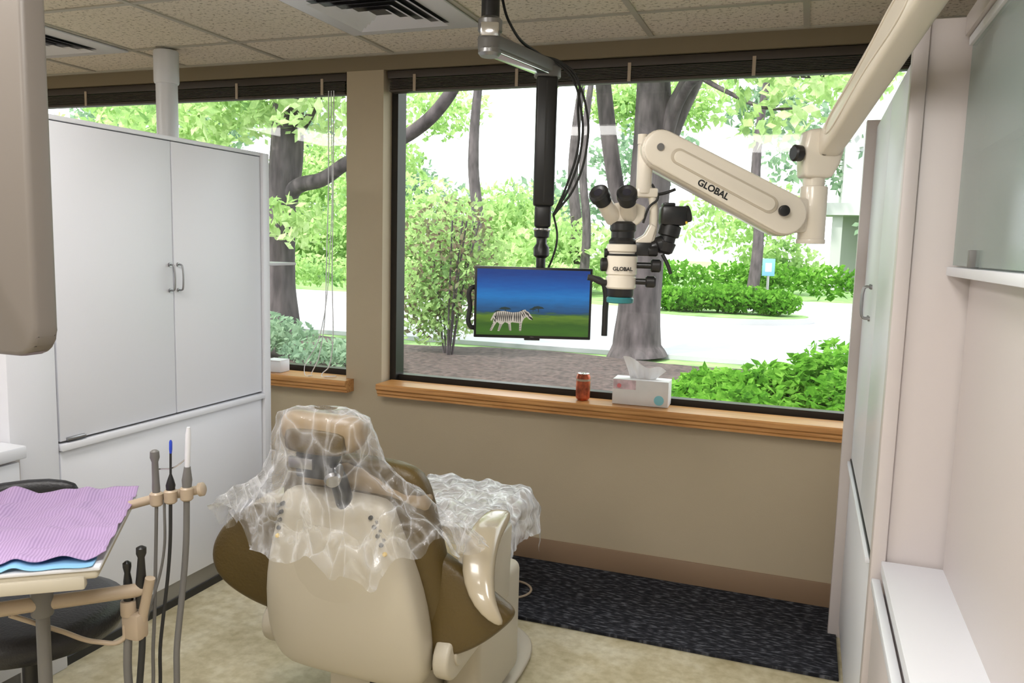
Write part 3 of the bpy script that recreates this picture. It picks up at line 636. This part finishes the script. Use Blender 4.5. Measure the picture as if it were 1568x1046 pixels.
loft('seat_cushion',[se((0.0,y,z),X_,Z_,a,b,p=3.2,n=28) for y,z,a,b in ((2.0,.46,.22,.05),(2.04,.47,.25,.08),(2.3,.48,.26,.085),(2.45,.49,.25,.08),(2.6,.50,.235,.07),(2.78,.50,.225,.06),(2.84,.495,.21,.045),(2.86,.49,.16,.02))],TANV,ch,sub=1)
loft('seat_underframe',[se((0.0,y,z),X_,Z_,a,b,p=4,n=24) for y,z,a,b in ((2.0,.36,.2,.05),(2.05,.36,.24,.08),(2.4,.38,.24,.08),(2.75,.42,.2,.04),(2.8,.43,.15,.02))],IVORY,ch,sub=1)
for s in (-1,1):
    prism('link_arm_%d'%s,capsule2d(1.97,.34,.065,2.36,.36,.06),(s*.285,0,0),Y_,Z_,.05,IVORY,ch,bev=.012)
    prism('link_cap_%d'%s,capsule2d(1.99,.35,.04,2.30,.37,.035),(s*.312,0,0),Y_,Z_,.01,IVORY,ch,bev=.003)
box('side_housing',(.20,2.12,.05),(.315,2.50,.44),IVORY,ch,bev=.03,seg=4)
loft('pedestal',[se((0.02,y,z),X_,Y_,a,b,p=4,n=28) for z,y,a,b in ((.03,2.45,.26,.33),(.06,2.44,.25,.32),(.10,2.42,.235,.27),(.2,2.40,.22,.22),(.33,2.35,.22,.2),(.38,2.33,.2,.18))],IVORY,ch,sub=1)
loft('base_plate',[se((0.045,2.44,z),X_,Y_,a,b,p=3,n=32) for z,a,b in ((.001,.28,.40),(.018,.285,.405),(.03,.27,.39),(.034,.22,.36))],IVORY,ch,sub=1)
box('rear_mechanism',(-.12,1.98,.10),(.18,2.2,.30),IVORY,ch,bev=.02)
box('rear_mechanism_dark',(.03,1.965,.14),(.15,1.99,.22),BLACK,ch,bev=.008)

def crump(p,amp,sc,seed=0):
    q=Vector(p)*sc+Vector((seed,seed*1.7,0)); return Vector(p)+noise.noise_vector(q)*amp+noise.noise_vector(q*2.7)*amp*.45
def cover_head():
    prof=[(1.064,.03,.02,1.78),(1.060,.09,.05,1.78),(1.043,.135,.07,1.78),(.99,.15,.085,1.785),(.935,.162,.095,1.80),(.885,.190,.115,1.82),(.84,.235,.14,1.84),(.79,.300,.165,1.86),(.75,.355,.18,1.875),(.715,.390,.19,1.88),(.685,.400,.195,1.885)]
    rings=[]; n=200
    M_=8
    for k in range(len(prof)-1):
        for j in range(M_):
            f=j/M_; a=[prof[k][i]*(1-f)+prof[k+1][i]*f for i in range(4)]; rings.append(a)
    rings.append(prof[-1])
    RR=[]
    for kk,(z,a,b,y) in enumerate(rings):
        R=[]; depth=kk/len(rings)
        for i in range(n):
            t=2*math.pi*i/n
            fold=1+depth*(.075*math.sin(t*9+1.3*math.sin(3*depth))+.04*math.sin(t*17+2)+.02*math.sin(31*t))
            zz=z+depth**3*(.045*math.sin(t*3+2.6)+.03*math.sin(t*7)+.015*math.sin(t*19)) 
            p=Vector((a*fold*math.cos(t),y+b*fold*math.sin(t),zz))
            R.append(crump(p,.016*(.3+depth),9,3)+noise.noise_vector(p*30)*.006)
        RR.append(R)
    loft('plastic_cover_back',RR,FILM,ch,cap=False)
cover_head()
def cover_leg():
    vs=[];fs=[];NX,NY=120,90
    for j in range(NY+1):
        for i in range(NX+1):
            s=(i/NX*2-1)*.33; y=2.32+(j/NY)*.62
            ax=abs(s); z=.578
            x=s
            if ax>.215: 
                e=ax-.215; x=math.copysign(.215+.030*min(1,e/.04)+e*.12,s); z=.578-e*1.5
            yy=y
            if y>2.85: e=y-2.85; yy=2.85+.03*min(1,e/.04)+e*.1; z-=e*1.1
            p=Vector((x,yy,z))
            p=crump(p,.022,8,5)+noise.noise_vector(p*30)*.006
            p.z+=.012*abs(math.sin(x*23+y*9))**6
            if p.z<.578 and ax<.21 and y<2.84: p.z=.578+abs(p.z-.578)*.6
            vs.append(tuple(p))
    for j in range(NY):
        for i in range(NX):
            a=j*(NX+1)+i; fs.append((a,a+1,a+NX+2,a+NX+1))
    me=bpy.data.meshes.new('plastic_cover_leg'); me.from_pydata(vs,[],fs); me.update(); fin('plastic_cover_leg',me,FILM2,ch,180)
cover_leg()

# ------------------------------------------------------------------ delivery unit
du=empty('dental_delivery_unit')
tr=empty('tray_assembly',(-1.719,1.315,0),rad(-52.9)); tr.parent=du
box('tray',(-.255,-.225,.765),(.255,.225,.79),IVORY,tr,bev=.008,seg=3)
box('tray_lip',(-.26,-.23,.785),(.26,.23,.795),WHITE,tr,bev=.004)
def sheet(nm,x0,x1,y0,y1,z,amp,m,par):
    vs=[];fs=[];N=70
    for j in range(N+1):
        for i in range(N+1):
            x=x0+(x1-x0)*i/N; y=y0+(y1-y0)*j/N; n_=noise.noise(Vector((x*9,y*9,z)))+.5*noise.noise(Vector((x*22,y*22,z)))
            fold=.010*(abs(math.sin(y*18+.5*math.sin(x*9)))**14)+.009*(abs(math.sin(x*10+.9))**16)
            ex=.008*noise.noise(Vector((x*12,y*12,3)))
            vs.append((x+ex,y+ex,z+abs(n_)*amp+fold))
    for j in range(N):
        for i in range(N):
            a=j*(N+1)+i; fs.append((a,a+1,a+N+2,a+N+1))
    me=bpy.data.meshes.new(nm); me.from_pydata(vs,[],fs); me.update(); o=fin(nm,me,m,par,180); s=o.modifiers.new('t','SOLIDIFY'); s.thickness=.0015
def bib_mat():
    m=bpy.data.materials.new('lavender_bib'); m.use_nodes=True; nt=m.node_tree; b=nt.nodes['Principled BSDF']
    tc=nt.nodes.new('ShaderNodeTexCoord'); w=nt.nodes.new('ShaderNodeTexWave'); w.inputs['Scale'].default_value=45; w.bands_direction='Y'
    nt.links.new(tc.outputs['Object'],w.inputs['Vector']); r=ramp(nt,[(0,(.31,.21,.39)),(1,(.43,.31,.51))]); nt.links.new(w.outputs['Fac'],r.inputs['Fac'])
    nt.links.new(r.outputs['Color'],b.inputs['Base Color']); bp=nt.nodes.new('ShaderNodeBump'); bp.inputs['Strength'].default_value=.3; nt.links.new(w.outputs['Fac'],bp.inputs['Height']); nt.links.new(bp.outputs[0],b.inputs['Normal'])
    b.inputs['Roughness'].default_value=.85; return m
sheet('blue_liner',-.25,.262,-.22,.215,.797,.004,mat('blue_liner_paper',(.20,.42,.66),.8),tr)
sheet('lavender_bib',-.250,.238,-.225,.235,.804,.018,bib_mat(),tr)
box('tray_side_control',(.235,.02,.745),(.262,.20,.775),IVORY,tr,bev=.006)
cyl('post',(-1.62,1.30,.03),(-1.62,1.30,.775),.015,GREYP,du); 
lathe('floor_base',(-1.62,1.30,0),(0,0,1),[(0,.20),(.02,.20),(.03,.16),(.04,.03)],GREYP,du)
tube('hanger_bar',[(-1.70,1.52,.775),(-1.62,1.57,.80),(-1.56,1.60,.818),(-1.458,1.637,.843)],.012,PIPE,du)
lathe('hanger_tip',(-1.462,1.637,.842),(.9,.3,.2),[(0,.013),(.004,.018),(.014,.018),(.018,.012)],PIPE,du)
def inst(nm,p,tilt,prof,m):
    return lathe(nm,p,tilt,prof,m,du,n=18)
for i,(x,y,z) in enumerate(((-1.548,1.60,.822),(-1.513,1.612,.83),(-1.475,1.628,.838))):
    lathe('holder_%d'%i,(x,y-.018,z-.018),(0,0,1),[(0,.012),(.004,.016),(.032,.017),(.036,.013)],PIPE,du)
inst('handpiece_dark',(-1.548,1.582,.82),(-.02,0,1),[(0,.008),(.03,.010),(.05,.009),(.10,.008),(.112,.012),(.128,.011),(.132,.006)],GREYP)
inst('handpiece_blue',(-1.513,1.594,.83),(.03,0,1),[(0,.009),(.03,.012),(.045,.008),(.06,.003),(.12,.003)],BLACK)
inst('handpiece_blue_tip',(-1.5093,1.594,.945),(.03,0,1),[(0,.003),(.01,.004),(.03,.004),(.035,.002)],BLUE)
inst('air_water_syringe',(-1.475,1.61,.835),(.05,0,1),[(0,.010),(.04,.013),(.06,.010),(.075,.008)],GREYP)
inst('syringe_nozzle',(-1.4715,1.61,.905),(.06,0,1),[(0,.006),(.02,.007),(.09,.007),(.11,.004)],WHITE)
for i,(x,y,z,x2,y2,r,m) in enumerate(((-1.548,1.582,.82,-1.54,1.55,.0045,GREYP),(-1.513,1.594,.83,-1.525,1.56,.0045,BLACKR),(-1.475,1.61,.835,-1.48,1.57,.008,GREYP),(-1.53,1.59,.82,-1.56,1.53,.0035,GREYP))):
    tube('hose_%d'%i,[(x,y,z),(x-.003,y-.005,z-.15),(x2,y2,.45),(x2-.01,y2-.02,.25),(x2-.06,y2-.08,.14),(x2-.1,y2-.18,.2),(-1.64,1.31,.34)],r,m,du)
tube('wire_link',[(-1.475,1.61,.93),(-1.51,1.60,.905),(-1.545,1.59,.90)],.002,CHROME,du)
tube('assistant_arm',[(-1.80,1.06,.655),(-1.65,1.25,.65),(-1.57,1.38,.635),(-1.50,1.485,.625)],.017,PIPE,du)
cyl('arm_column',(-1.62,1.30,.615),(-1.62,1.30,.685),.024,GREYP,du,bev=.005)
box('cluster_block',(-1.545,1.45,.50),(-1.49,1.49,.57),PIPE,du,bev=.01)
cyl('cluster_rod',(-1.50,1.475,.55),(-1.475,1.48,.66),.012,PIPE,du)
cyl('cluster_holder',(-1.53,1.465,.56),(-1.53,1.465,.60),.02,PIPE,du,bev=.004)
inst('suction_tip_a',(-1.53,1.465,.56),(-.02,0,1),[(0,.010),(.05,.012),(.09,.010),(.11,.007),(.125,.010),(.135,.010),(.14,.004)],BLACK)
inst('suction_tip_b',(-1.505,1.478,.58),(.04,0,1),[(0,.011),(.05,.014),(.10,.010),(.13,.008),(.14,.012),(.155,.012),(.16,.004)],BLACK)
tube('suction_hose_a',[(-1.53,1.465,.56),(-1.535,1.46,.45),(-1.53,1.45,.3),(-1.55,1.40,.15),(-1.60,1.34,.1)],.010,GREYP,du)
tube('suction_hose_b',[(-1.50,1.478,.57),(-1.50,1.47,.45),(-1.51,1.45,.3),(-1.54,1.39,.13),(-1.6,1.33,.09)],.008,BLACKR,du)
tube('loop_hose',[(-1.66,1.25,.63),(-1.62,1.34,.56),(-1.58,1.42,.50),(-1.54,1.45,.50),(-1.535,1.455,.54)],.006,PIPE,du)

# ------------------------------------------------------------------ stool
st=empty('operator_stool',(-1.95,1.53,0))
lathe('seat',(0,0,.40),(0,0,1),[(0,.18),(.012,.225),(.04,.24),(.07,.235),(.085,.20),(.09,.12),(.088,.001)],DARKV,st,n=40,smooth=180)
cyl('gas_column',(0,0,.1),(0,0,.40),.028,BLACK,st)
cyl('hub',(0,0,.06),(0,0,.13),.045,BLACK,st,bev=.006)
for i in range(5):
    a=i*2*math.pi/5+.3; e=(.27*math.cos(a),.27*math.sin(a),.06)
    tube('leg_%d'%i,[(0,0,.1),(e[0]*.5,e[1]*.5,.09),e],.016,BLACK,st)
    lathe('caster_%d'%i,(e[0]-.012*math.sin(a),e[1]+.012*math.cos(a),.026),(math.sin(a),-math.cos(a),0),[(0,.02),(.004,.025),(.02,.025),(.024,.02)],BLACK,st,n=18)
angs=(-60,-35,-5,25,55,75)
rg=[]
for i,tt in enumerate(angs):
    t=rad(tt); o=Vector((-math.cos(t),math.sin(t),0)); k_=(.5,1,1,1,1,.5)[i]
    rg.append(se(o*.235+Vector((0,0,.735)),o,Z_,.028*k_,.040*k_,p=2.4,n=20))
loft('backrest',rg,DARKV,st,sub=1)
tube('backrest_stem',[(-.05,.0,.40),(-.24,.03,.40),(-.26,.03,.5),(-.24,.02,.72)],.012,BLACK,st)

# ------------------------------------------------------------------ exterior
box('lawn',(-60,3.8,-.3),(60,120,-.08),LAWN)
pk=empty('parking_lot'); box('asphalt_near',(-60,11.6,-.078),(60,19.0,-.01),ASPH,pk); box('asphalt_far',(-4.2,19.0,-.078),(60,24.5,-.01),ASPH,pk)
box('curb_left',(-60,19.01,-.078),(-4.25,19.2,.11),BUILD,pk); box('curb_right',(-4.2,24.51,-.078),(60,24.7,.11),BUILD,pk)
def ground(name,x0,x1,y0,y1,h,m,N=60):
    vs=[];fs=[]
    for j in range(N+1):
        for i in range(N+1):
            x=x0+(x1-x0)*i/N; y=y0+(y1-y0)*j/N
            e=min(1,min(i,N-i,j,N-j)/5); yy=y+.25*math.sin(x*1.3)*(j/N)
            vs.append((x,yy,-.077+e*(.045+h*(.5+.5*noise.noise(Vector((x*.7,y*.7,0))))+.018*noise.noise(Vector((x*5,y*5,1))))))
    for j in range(N):
        for i in range(N):
            a=j*(N+1)+i; fs.append((a,a+1,a+N+2,a+N+1))
    me=bpy.data.meshes.new(name); me.from_pydata(vs,[],fs); me.update(); return fin(name,me,m,None,180)
ground('mulch_bed',-16,6,3.9,11.3,.03,MULCH,90)
pi=empty('planted_island',(-1.75,18.4,0)); 
ip=[(1.9*math.cos(t)*(1+.1*math.sin(2*t)),1.25*math.sin(t)) for t in [i*2*math.pi/40 for i in range(40)]]
prism('island_curb',ip,(0,0,.05),(1,0,0),(0,1,0),.118,BUILD,pi); prism('island_soil',[(x*.94,y*.92) for x,y in ip],(0,0,.10),(1,0,0),(0,1,0),.05,LAWN,pi)
leaves('shrubs',[(-.9,0,.35,.9,.6,.28,1700),(.2,.1,.4,1.0,.6,.32,2000),(1.1,.0,.35,.6,.5,.28,1100)],LEAFG,pi,.11)
gb=[]
for i in range(46):
    x=random.uniform(-1.0,3.2); y=random.uniform(5.6,8.6); h=.22+.42*min(1,max(0,(x+1.0)/1.3))
    gb.append((x,y,h*.5,.38,.38,h*.55,620))
leaves('groundcover_hedge',gb,LEAFG,None,.085,flat=.6)
t1=empty('oak_tree')
tube('trunk',[(-2.26,11.5,-.05),(-2.27,11.5,.12),(-2.26,11.5,.6),(-2.22,11.5,1.6),(-2.18,11.5,2.6),(-2.18,11.5,3.3),(-2.25,11.5,4.6),(-2.4,11.4,7)],.31,BARK,t1,radii=[1.45,1.15,1.0,.93,.93,.85,.6,.3])
tube('limb_right',[(-2.1,11.5,2.7),(-1.9,11.45,3.3),(-1.62,11.4,3.9),(-1.2,11.3,5.2)],.17,BARK,t1,radii=[1.1,1,.85,.5])
tube('limb_left',[(-2.35,11.5,1.2),(-2.55,11.55,1.8),(-2.72,11.6,2.5),(-2.88,11.6,3.4),(-3.0,11.6,4.4),(-3.0,11.6,6)],.13,BARK,t1,radii=[1,.95,.9,.9,.8,.5])
tube('branch_right',[(-2.0,11.4,2.9),(-1.75,11.1,3.5),(-1.4,10.6,3.72),(-.9,10.2,3.72),(-.4,10,3.55),(.1,9.8,3.5),(.6,9.6,3.7)],.07,BARK,t1,radii=[1.3,1,.85,.75,.6,.5,.3])
tube('branch_right_b',[(-1.5,10.7,3.72),(-1.1,10.4,3.45),(-.6,10.2,3.2),(-.2,10,3.15)],.035,BARK,t1,radii=[1,.8,.6,.3])
leaves('canopy',[(-2.0,11.3,6.3,3.2,2.4,1.9,9000),(-.2,9.9,3.5,1.1,.8,.35,300),(-3.3,11.4,4.2,.9,.8,.5,220),(-1.0,10.5,4.0,1.2,.8,.4,300),(-.5,10.1,2.95,.7,.6,.3,100)],LEAF,t1,.15)
t2=empty('oak_tree.001')
tube('trunk',[(-7.62,10.4,-.05),(-7.62,10.4,.12),(-7.65,10.4,.8),(-7.62,10.4,1.8),(-7.5,10.4,2.7),(-7.45,10.4,3.6),(-7.3,10.4,6)],.25,BARK,t2,radii=[1.5,1.2,1,.95,1.0,.9,.5])
tube('branch_long',[(-7.5,10.4,2.1),(-7.25,10.3,2.28),(-6.75,10.2,2.38),(-6.2,10,2.59),(-5.5,9.8,2.78),(-4.89,9.6,2.98),(-4.5,9.5,3.25),(-4.2,9.4,3.6),(-3.9,9.3,4.2)],.105,BARK,t2,radii=[1.3,1.1,1,.9,.85,.85,.8,.7,.5])
tube('branch_up',[(-7.5,10.4,2.9),(-7.1,10.3,3.2),(-6.7,10.2,3.7)],.08,BARK,t2,radii=[1,.8,.5])
leaves('canopy',[(-7.2,10.4,4.9,2.6,2,1.5,6000),(-6.4,9.9,3.2,1.1,.8,.4,300),(-8.3,10,3.3,1.1,.9,.5,500),(-9.8,10.4,3.0,1.2,1,.7,900),(-5.6,9.9,3.9,1.0,.8,.5,300),(-7.0,9.9,1.7,.5,.5,.4,160)],LEAF,t2,.15)
leaves('undergrowth',[(-7.0,8.6,.2,1.2,.6,.35,2500),(-5.2,8.2,.1,.8,.5,.18,900),(-8.4,9,.2,1,.6,.4,1500)],LEAFD,t2,.08)
rb=empty('garden_shrub')
for i in range(9):
    a=random.uniform(0,6.28); tube('stem_%d'%i,[(-4.6+.08*math.cos(a),10+.08*math.sin(a),-.03),(-4.6+.25*math.cos(a),10+.2*math.sin(a),.9),(-4.6+.5*math.cos(a),10+.4*math.sin(a),1.8)],.012,BARK,rb)
leaves('foliage',[(-4.6,10,1.35,.75,.6,.75,700),(-5.0,10.1,.6,.45,.4,.5,300),(-4.2,10,.7,.4,.4,.4,150)],LEAFR,rb,.075)
leaves('foliage_green',[(-4.6,10.1,1.2,.95,.6,1.0,2300),(-4.9,10.2,.5,.7,.5,.5,900)],LEAF,rb,.08)
tline=empty('tree_line')
bl=[];bd=[]
for i in range(64):
    x=random.uniform(-36,9); y=random.uniform(26.5,33); z=random.choice([.9,1.3,1.8,2.6,3.8,5.2,7.2]); r=random.uniform(1.1,2.3)
    if x>-.5 and z<6: continue
    if x/y>-.42 and x/y<-.25 and z>3.5 : continue
    bl.append((x,y,z,r*1.3,r,r*.7,int(520*r)))
leaves('near_foliage',bl,LEAF,tline,.26)
for i in range(26):
    x=random.uniform(-42,10); y=random.uniform(34,41); z=random.uniform(1,8.5); r=random.uniform(1.4,2.6)
    bd.append((x,y,z,r*1.3,r,r*.8,int(300*r)))
leaves('far_foliage',bd,LEAFD,tline,.36)
leaves('hedge_left',[(-26+i*1.5,20.4+.3*math.sin(i),.55,1.1,.7,.5,420) for i in range(14)],LEAF,tline,.16)
leaves('hedge_right',[(-4+i*1.5,26.2+.3*math.sin(i),.6,1.1,.7,.55,420) for i in range(7)],LEAFG,tline,.18)
for i,(x,y,r) in enumerate(((-9.5,22.5,.18),(-6.8,25,.14),(-14,23,.2),(-1.6,25.8,.16),(-7.7,27,.2))):
    tube('stem_%d'%i,[(x,y,-.05),(x+.1,y,2),(x-.1,y,4),(x+.2,y,8)],r,BARK,tline,radii=[1.2,1,.9,.5])
bu=empty('office_building')
box('mass',(1.15,38,-.05),(16,50,9),BUILD,bu)
box('canopy_slab',(.5,36,3.1),(16,38,3.6),BUILD,bu)
for i in range(6): box('column_%d'%i,(.8+i*2.6,36.3,-.05),(1.2+i*2.6,36.8,3.1),BUILD,bu)
for i in range(5): box('window_band_%d'%i,(2+i*2.6,37.95,4.4),(4+i*2.6,38.0,6),mat('dark_glazing',(.08,.1,.12),.1),bu); box('ground_glazing_%d'%i,(2+i*2.6,37.95,.2),(4+i*2.6,38.0,2.8),MATS['dark_glazing'],bu)
ps=empty('parking_sign',(-.88,19.8,0)); cyl('sign_post',(0,0,-.009),(0,0,1.3),.03,STEEL,ps); box('sign_plate',(-.14,-.05,.95),(.14,-.03,1.35),mat('sign_blue',(.15,.35,.6),.5),ps,bev=.005); box('sign_symbol',(-.07,-.055,1.05),(.07,-.05,1.25),WHITE,ps)

# ------------------------------------------------------------------ light
w=bpy.data.worlds.new('world'); SC.world=w; w.use_nodes=True; nt=w.node_tree
bg=nt.nodes['Background']; bg.inputs['Color'].default_value=(.93,.97,1,1); bg.inputs['Strength'].default_value=3.3
s=bpy.data.lights.new('sun','SUN'); s.energy=6; s.angle=rad(3); s.color=(1,.97,.90); so=bpy.data.objects.new('sun',s); COL.objects.link(so)
so.rotation_euler=Vector((-.35,-.55,.9)).to_track_quat('Z','Y').to_euler()
